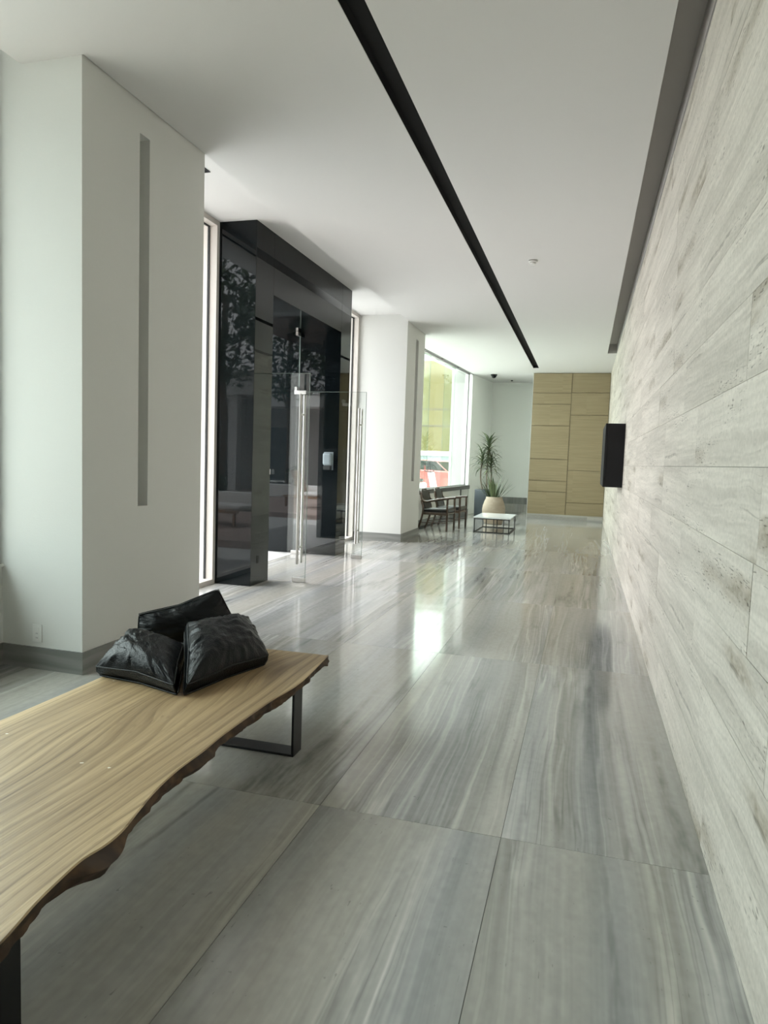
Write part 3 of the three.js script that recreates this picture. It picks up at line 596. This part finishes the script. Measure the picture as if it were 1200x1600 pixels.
function potPart(o, profile, mat, soilR, soilY) { part('pot', lathe(profile, 48), mat, o); part('soil', lathe([[0, soilY + 0.01], [soilR * 0.6, soilY + 0.006], [soilR, soilY]].reverse(), 32), M.soil, o); }
{
  const o = thing('potted_snake_plant', 'bulging pale clay pot of upright snake plant leaves behind the coffee table', 'potted plant', [-2.62, 0, -17.3], 0);
  potPart(o, [[0, 0.002], [0.21, 0.002], [0.222, 0.02], [0.252, 0.13], [0.278, 0.27], [0.282, 0.34], [0.268, 0.44], [0.232, 0.55], [0.20, 0.625], [0.198, 0.655], [0.188, 0.66], [0.178, 0.65], [0.18, 0.6], [0.2, 0.55]], M.clay, 0.178, 0.6);
  const blades = [blade(0.56, 0.05, 0.12, 0.3), blade(0.48, 0.046, 0.3, 0.3), blade(0.62, 0.048, 0.2, 0.3)];
  for (let i = 0; i < 46; i++) {
    const m = part('leaf', blades[i % 3], rnd() < 0.7 ? M.leaf : M.leafPale, o), a = rr(0, 6.283), r = rr(0, 0.15);
    m.position.set(Math.cos(a) * r, 0.595, Math.sin(a) * r); m.rotation.set(0, -a, 0); m.rotateZ(-rr(0.0, 0.2) - r * rr(1.0, 5.2)); m.scale.setScalar(rr(0.65, 1.12));
  }
}
{
  const o = thing('potted_dracaena', 'tall spiky dracaena in a slate blue cylinder planter in the alcove', 'potted plant', [-3.02, 0, -18.75], 0);
  potPart(o, [[0, 0.002], [0.285, 0.002], [0.295, 0.012], [0.30, 0.4], [0.30, 0.765], [0.292, 0.775], [0.28, 0.77], [0.28, 0.7]], M.bluePot, 0.285, 0.7);
  const blades = [blade(0.46, 0.05, 1.3, 0.3), blade(0.42, 0.046, 1.8, 0.3), blade(0.44, 0.05, 0.8, 0.3)];
  const canes = [[[0.02, 0.7, 0], [0.0, 1.2, 0.02], [0.03, 1.98, 0]], [[-0.08, 0.7, 0.03], [-0.16, 1.1, 0.02], [-0.13, 1.62, 0.03]], [[0.07, 0.7, -0.05], [0.12, 1.1, -0.02], [0.10, 1.48, 0.02]]];
  canes.forEach((c, k) => {
    part('cane', tube(c, 0.016, 16, 8), M.trunk, o);
    const [x, y, z] = c[2], n = [70, 40, 36][k];
    for (let i = 0; i < n; i++) {
      const m = part('leaf', blades[i % 3], rnd() < 0.7 ? M.leaf : M.leafPale, o), a = i * 2.399 + rr(-0.3, 0.3), t = i / n;
      m.position.set(x, y - [0.5, 0.35, 0.3][k] * (1 - t) + 0.05, z); m.rotation.set(0, a, 0); m.rotateZ(-lerp(1.5, 0.15, t) + rr(-0.12, 0.12)); m.scale.setScalar(rr(0.8, 1.08));
    }
  });
}
// ------------------------------------------------------------------ outdoors
structure('ground_outdoors', [box(-60, -0.3, -0.35, -0.02, 60, -70)].map((g) => g), M.sunlitGround, 'street and yard outside the hall, coloured pale as if sunlit', 'ground').position.y = -0.0;
structure('ground_threshold', box(-6.6, FAC, -0.019, -0.004, -12.2, -5.4), M.concrete, 'grey stone threshold outside the entrance doors', 'ground');
{   // across the street: yellow building on a white ledge
  const o = thing('yellow_building', 'yellow rendered building across the street', 'building', [-9, 0, -38], 0);
  part('wall', box(-16, 12, 2.0, 6.9, -4, 0), M.yellow, o);
  part('base_wall', box(-16, 12, 0, 1.75, -4, 0.02), M.baseWall, o);
  part('ledge', box(-16, 12, 1.75, 2.0, -4, 0.12), M.whiteWall, o);
  for (const y of [4.25, 3.35]) part('groove', box(-16, 12, y, y + 0.05, -0.01, 0.012), M.frameDark, o);
}
{   // red hatchback
  const c = at(694, 745, 'z', -32.5), o = thing('red_car', 'red car parked across the street outside the far window', 'car', [c.x, 0, -32.5], -0.55);
  const side = (pts, w, bev) => { const s = new THREE.Shape(pts.map(([x, y]) => new THREE.Vector2(x, y))); return new THREE.ExtrudeGeometry(s, { depth: w - 2 * bev, bevelEnabled: true, bevelSize: bev, bevelThickness: bev, bevelSegments: 3 }).translate(0, 0, -(w - 2 * bev) / 2); };
  part('body', side([[-2.0, 0.35], [-2.05, 0.62], [-1.95, 0.92], [-1.2, 0.98], [0.85, 0.95], [1.75, 0.78], [2.02, 0.62], [2.05, 0.36], [1.72, 0.3], [-1.75, 0.3]], 1.72, 0.08), M.carRed, o);
  part('cabin', side([[-1.85, 0.93], [-1.55, 1.36], [-0.9, 1.44], [0.05, 1.42], [0.9, 0.93]], 1.45, 0.06), M.carGlass, o);
  part('roof', side([[-1.52, 1.38], [-0.9, 1.47], [0.05, 1.45], [0.12, 1.40], [-0.9, 1.41]], 1.4, 0.05), M.carRed, o);
  for (const z of [-0.69, 0.69]) part('pillar', [rod([-0.55, 0.95, z * 1.04], [-0.6, 1.42, z * 0.98], 0.035), rod([0.88, 0.95, z], [0.1, 1.42, z * 0.95], 0.035)], M.carRed, o);
  for (const x of [-1.3, 1.3]) for (const z of [-0.78, 0.78]) { const w = part('wheel', new THREE.CylinderGeometry(0.31, 0.31, 0.2, 24).rotateX(Math.PI / 2).translate(x, 0.31, z), M.rubber, o); part('hub', new THREE.CylinderGeometry(0.19, 0.19, 0.03, 18).rotateX(Math.PI / 2).translate(x, 0.31, z + Math.sign(z) * 0.1), M.steel, w); }
  for (const z of [-0.6, 0.6]) part('headlight', new THREE.SphereGeometry(0.14, 14, 10).scale(0.7, 0.6, 1.2).translate(1.92, 0.68, z), M.whitePlastic, o);
}
{   // white scooter, half hidden by the pier
  const c = at(660, 745, 'z', -24), o = thing('scooter', 'white scooter with black handlebar parked outside the far window', 'scooter', [c.x, 0, -24], 0.7);
  part('body', new RoundedBoxGeometry(0.9, 0.35, 0.3, 3, 0.1).translate(-0.3, 0.55, 0), M.whitePlastic, o);
  part('front_shield', new RoundedBoxGeometry(0.1, 0.75, 0.38, 3, 0.045).rotateZ(0.25).translate(0.42, 0.72, 0), M.whitePlastic, o);
  part('floorboard', new RoundedBoxGeometry(0.6, 0.1, 0.3, 2, 0.04).translate(0.15, 0.33, 0), M.whitePlastic, o);
  part('seat', new RoundedBoxGeometry(0.7, 0.12, 0.28, 3, 0.05).translate(-0.35, 0.8, 0), M.rubber, o);
  part('handlebar', tube([[0.25, 1.12, -0.34], [0.3, 1.1, -0.1], [0.3, 1.1, 0.1], [0.25, 1.12, 0.34]], 0.02), M.rubber, o);
  for (const s of [-1, 1]) { const m = part('mirror_arm', tube([[0.3, 1.1, s * 0.2], [0.34, 1.24, s * 0.28], [0.3, 1.38, s * 0.36]], 0.012), M.rubber, o); part('mirror', new THREE.SphereGeometry(0.07, 14, 10).scale(0.4, 0.7, 1).translate(0.3, 1.40, s * 0.38), M.rubber, m); }
  for (const x of [-0.55, 0.6]) part('wheel', new THREE.TorusGeometry(0.19, 0.06, 10, 24).translate(x, 0.25, 0), M.rubber, o);
}
// courtyard that the black glass mirrors
structure('ground_terrace', box(-16, -5.6, -0.02, 0.10, -4.2, 14), M.paving, 'raised pinkish paved terrace in the courtyard', 'ground');
{
  const o = thing('courtyard_building', 'grey concrete building across the courtyard', 'building', [-12, 0.10, 11], 0);
  const gaps = [-6, -3.2, -0.4, 2.4]; let from = -9;
  for (const x of [...gaps, 5]) { part('wall', box(from, x, 0, 2.7, 0, 0.3), M.concrete, o); from = x + 1.5; }
  part('lintel', box(-9, 5, 2.7, 3.6, 0, 0.3), M.concrete, o);
  part('back_wall', [box(-9, 5, 0, 3.6, 4.7, 5), box(-9, -8.7, 0, 3.6, 0.3, 4.7), box(4.7, 5, 0, 3.6, 0.3, 4.7)], M.concrete, o);
  part('slab', box(-9.5, 5.5, 3.6, 4.5, -1.4, 5), M.paleWall, o);
  for (const x of gaps) part('pane', box(x, x + 1.5, 0.02, 2.7, 0.14, 0.15), M.pane, o);
  for (const x of [-7.2, -4.4, -1.6, 1.2, 4.2]) part('column', box(x, x + 0.35, 0, 3.6, -1.2, -0.85), M.paleWall, o);
}
solo('low_wall', rbox(-11.5, -6.4, 0.10, 0.52, 1.7, 2.15, 0.02), M.whiteWall, 'low white bench wall in the courtyard', 'low wall');
function foliage(n, rx, ry, rz, size) {
  const pos = [];
  const v = new THREE.Vector3();
  for (let i = 0; i < n; i++) {
    do v.set(rr(-1, 1), rr(-1, 1), rr(-1, 1)); while (v.length() > 1 || v.length() < 0.35);
    const c = new THREE.Vector3(v.x * rx, v.y * ry, v.z * rz), k = fbm(c.x * 1.3 + 30, c.y * 1.3 + c.z * 0.9 + 30, 501, 2); if (k < 0.46) continue;
    const a = new THREE.Vector3(rr(-1, 1), rr(-1, 1), rr(-1, 1)).normalize().multiplyScalar(size * rr(0.7, 1.3)), b = new THREE.Vector3(rr(-1, 1), rr(-1, 1), rr(-1, 1)).cross(a).normalize().multiplyScalar(size * 0.35);
    const q = [c.clone().sub(a), c.clone().add(b), c.clone().add(a), c.clone().sub(b)];
    for (const t of [0, 1, 2, 0, 2, 3]) pos.push(q[t].x, q[t].y, q[t].z);
  }
  const g = new THREE.BufferGeometry(); g.setAttribute('position', new THREE.Float32BufferAttribute(pos, 3)); g.setAttribute('uv', new THREE.Float32BufferAttribute(new Float32Array(pos.length / 3 * 2), 2)); g.computeVertexNormals(); return g;
}
function tree(x, z, h, r, label) {
  const o = thing('courtyard_tree', label, 'tree', [x, 0.10, z], 0, 'trees in the courtyard');
  part('trunk', [tube([[0, 0, 0], [0.06, h * 0.3, 0.03], [-0.04, h * 0.55, 0], [0.05, h * 0.85, 0.05]], 0.11, 14), tube([[0, h * 0.45, 0], [0.5, h * 0.65, 0.2], [0.8, h * 0.8, 0.3]], 0.05, 10), tube([[0, h * 0.4, 0], [-0.5, h * 0.6, -0.1], [-0.9, h * 0.8, -0.3]], 0.05, 10)], M.trunk, o);
  part('foliage', foliage(3600, r, h * 0.32, r, 0.17).translate(0, h * 0.78, 0), M.leafTree, o).userData.kind = 'stuff';
}
tree(-8.7, 5.6, 7.6, 2.1, 'leafy tree by the low white wall in the courtyard');
tree(-12.8, 7.9, 8.0, 2.1, 'tall leafy tree behind the courtyard hedge');
tree(-14.2, 1.8, 6.4, 2.1, 'leafy tree at the far side of the courtyard');
solo('hedge', foliage(4200, 2.6, 0.65, 0.5, 0.09).translate(-8.6, 0.78, 3.1), M.leafTree, 'clipped green hedge behind the low white wall', 'hedge', null, 'stuff');
{
  const o = thing('sun_lounger', 'wooden slatted sun lounger with a pale cushion on the terrace', 'sun lounger', [-7.6, 0.10, -1.9], 0.2);
  for (const z of [-0.3, 0.3]) part('rail', rbox(-0.9, 0.9, 0.26, 0.31, z - 0.02, z + 0.02), M.lounger, o);
  for (const x of [-0.8, 0.8]) for (const z of [-0.3, 0.3]) part('leg', rbox(x - 0.025, x + 0.025, 0, 0.26, z - 0.025, z + 0.025), M.lounger, o);
  for (let i = 0; i < 12; i++) { const t = i / 11; part('slat', rbox(-0.03, 0.03, -0.01, 0.01, -0.32, 0.32).applyMatrix4(new THREE.Matrix4().makeRotationZ(-1.05).setPosition(-0.35 - t * 0.33, 0.34 + t * 0.62, 0)), M.lounger, o); }
  part('cushion', new RoundedBoxGeometry(1.2, 0.1, 0.6, 3, 0.04).translate(0.3, 0.37, 0), M.fabricWhite, o);
}

scene.traverse((o) => { if (o.isMesh) { o.castShadow = true; o.receiveShadow = true; } });
renderer.render(scene, camera);
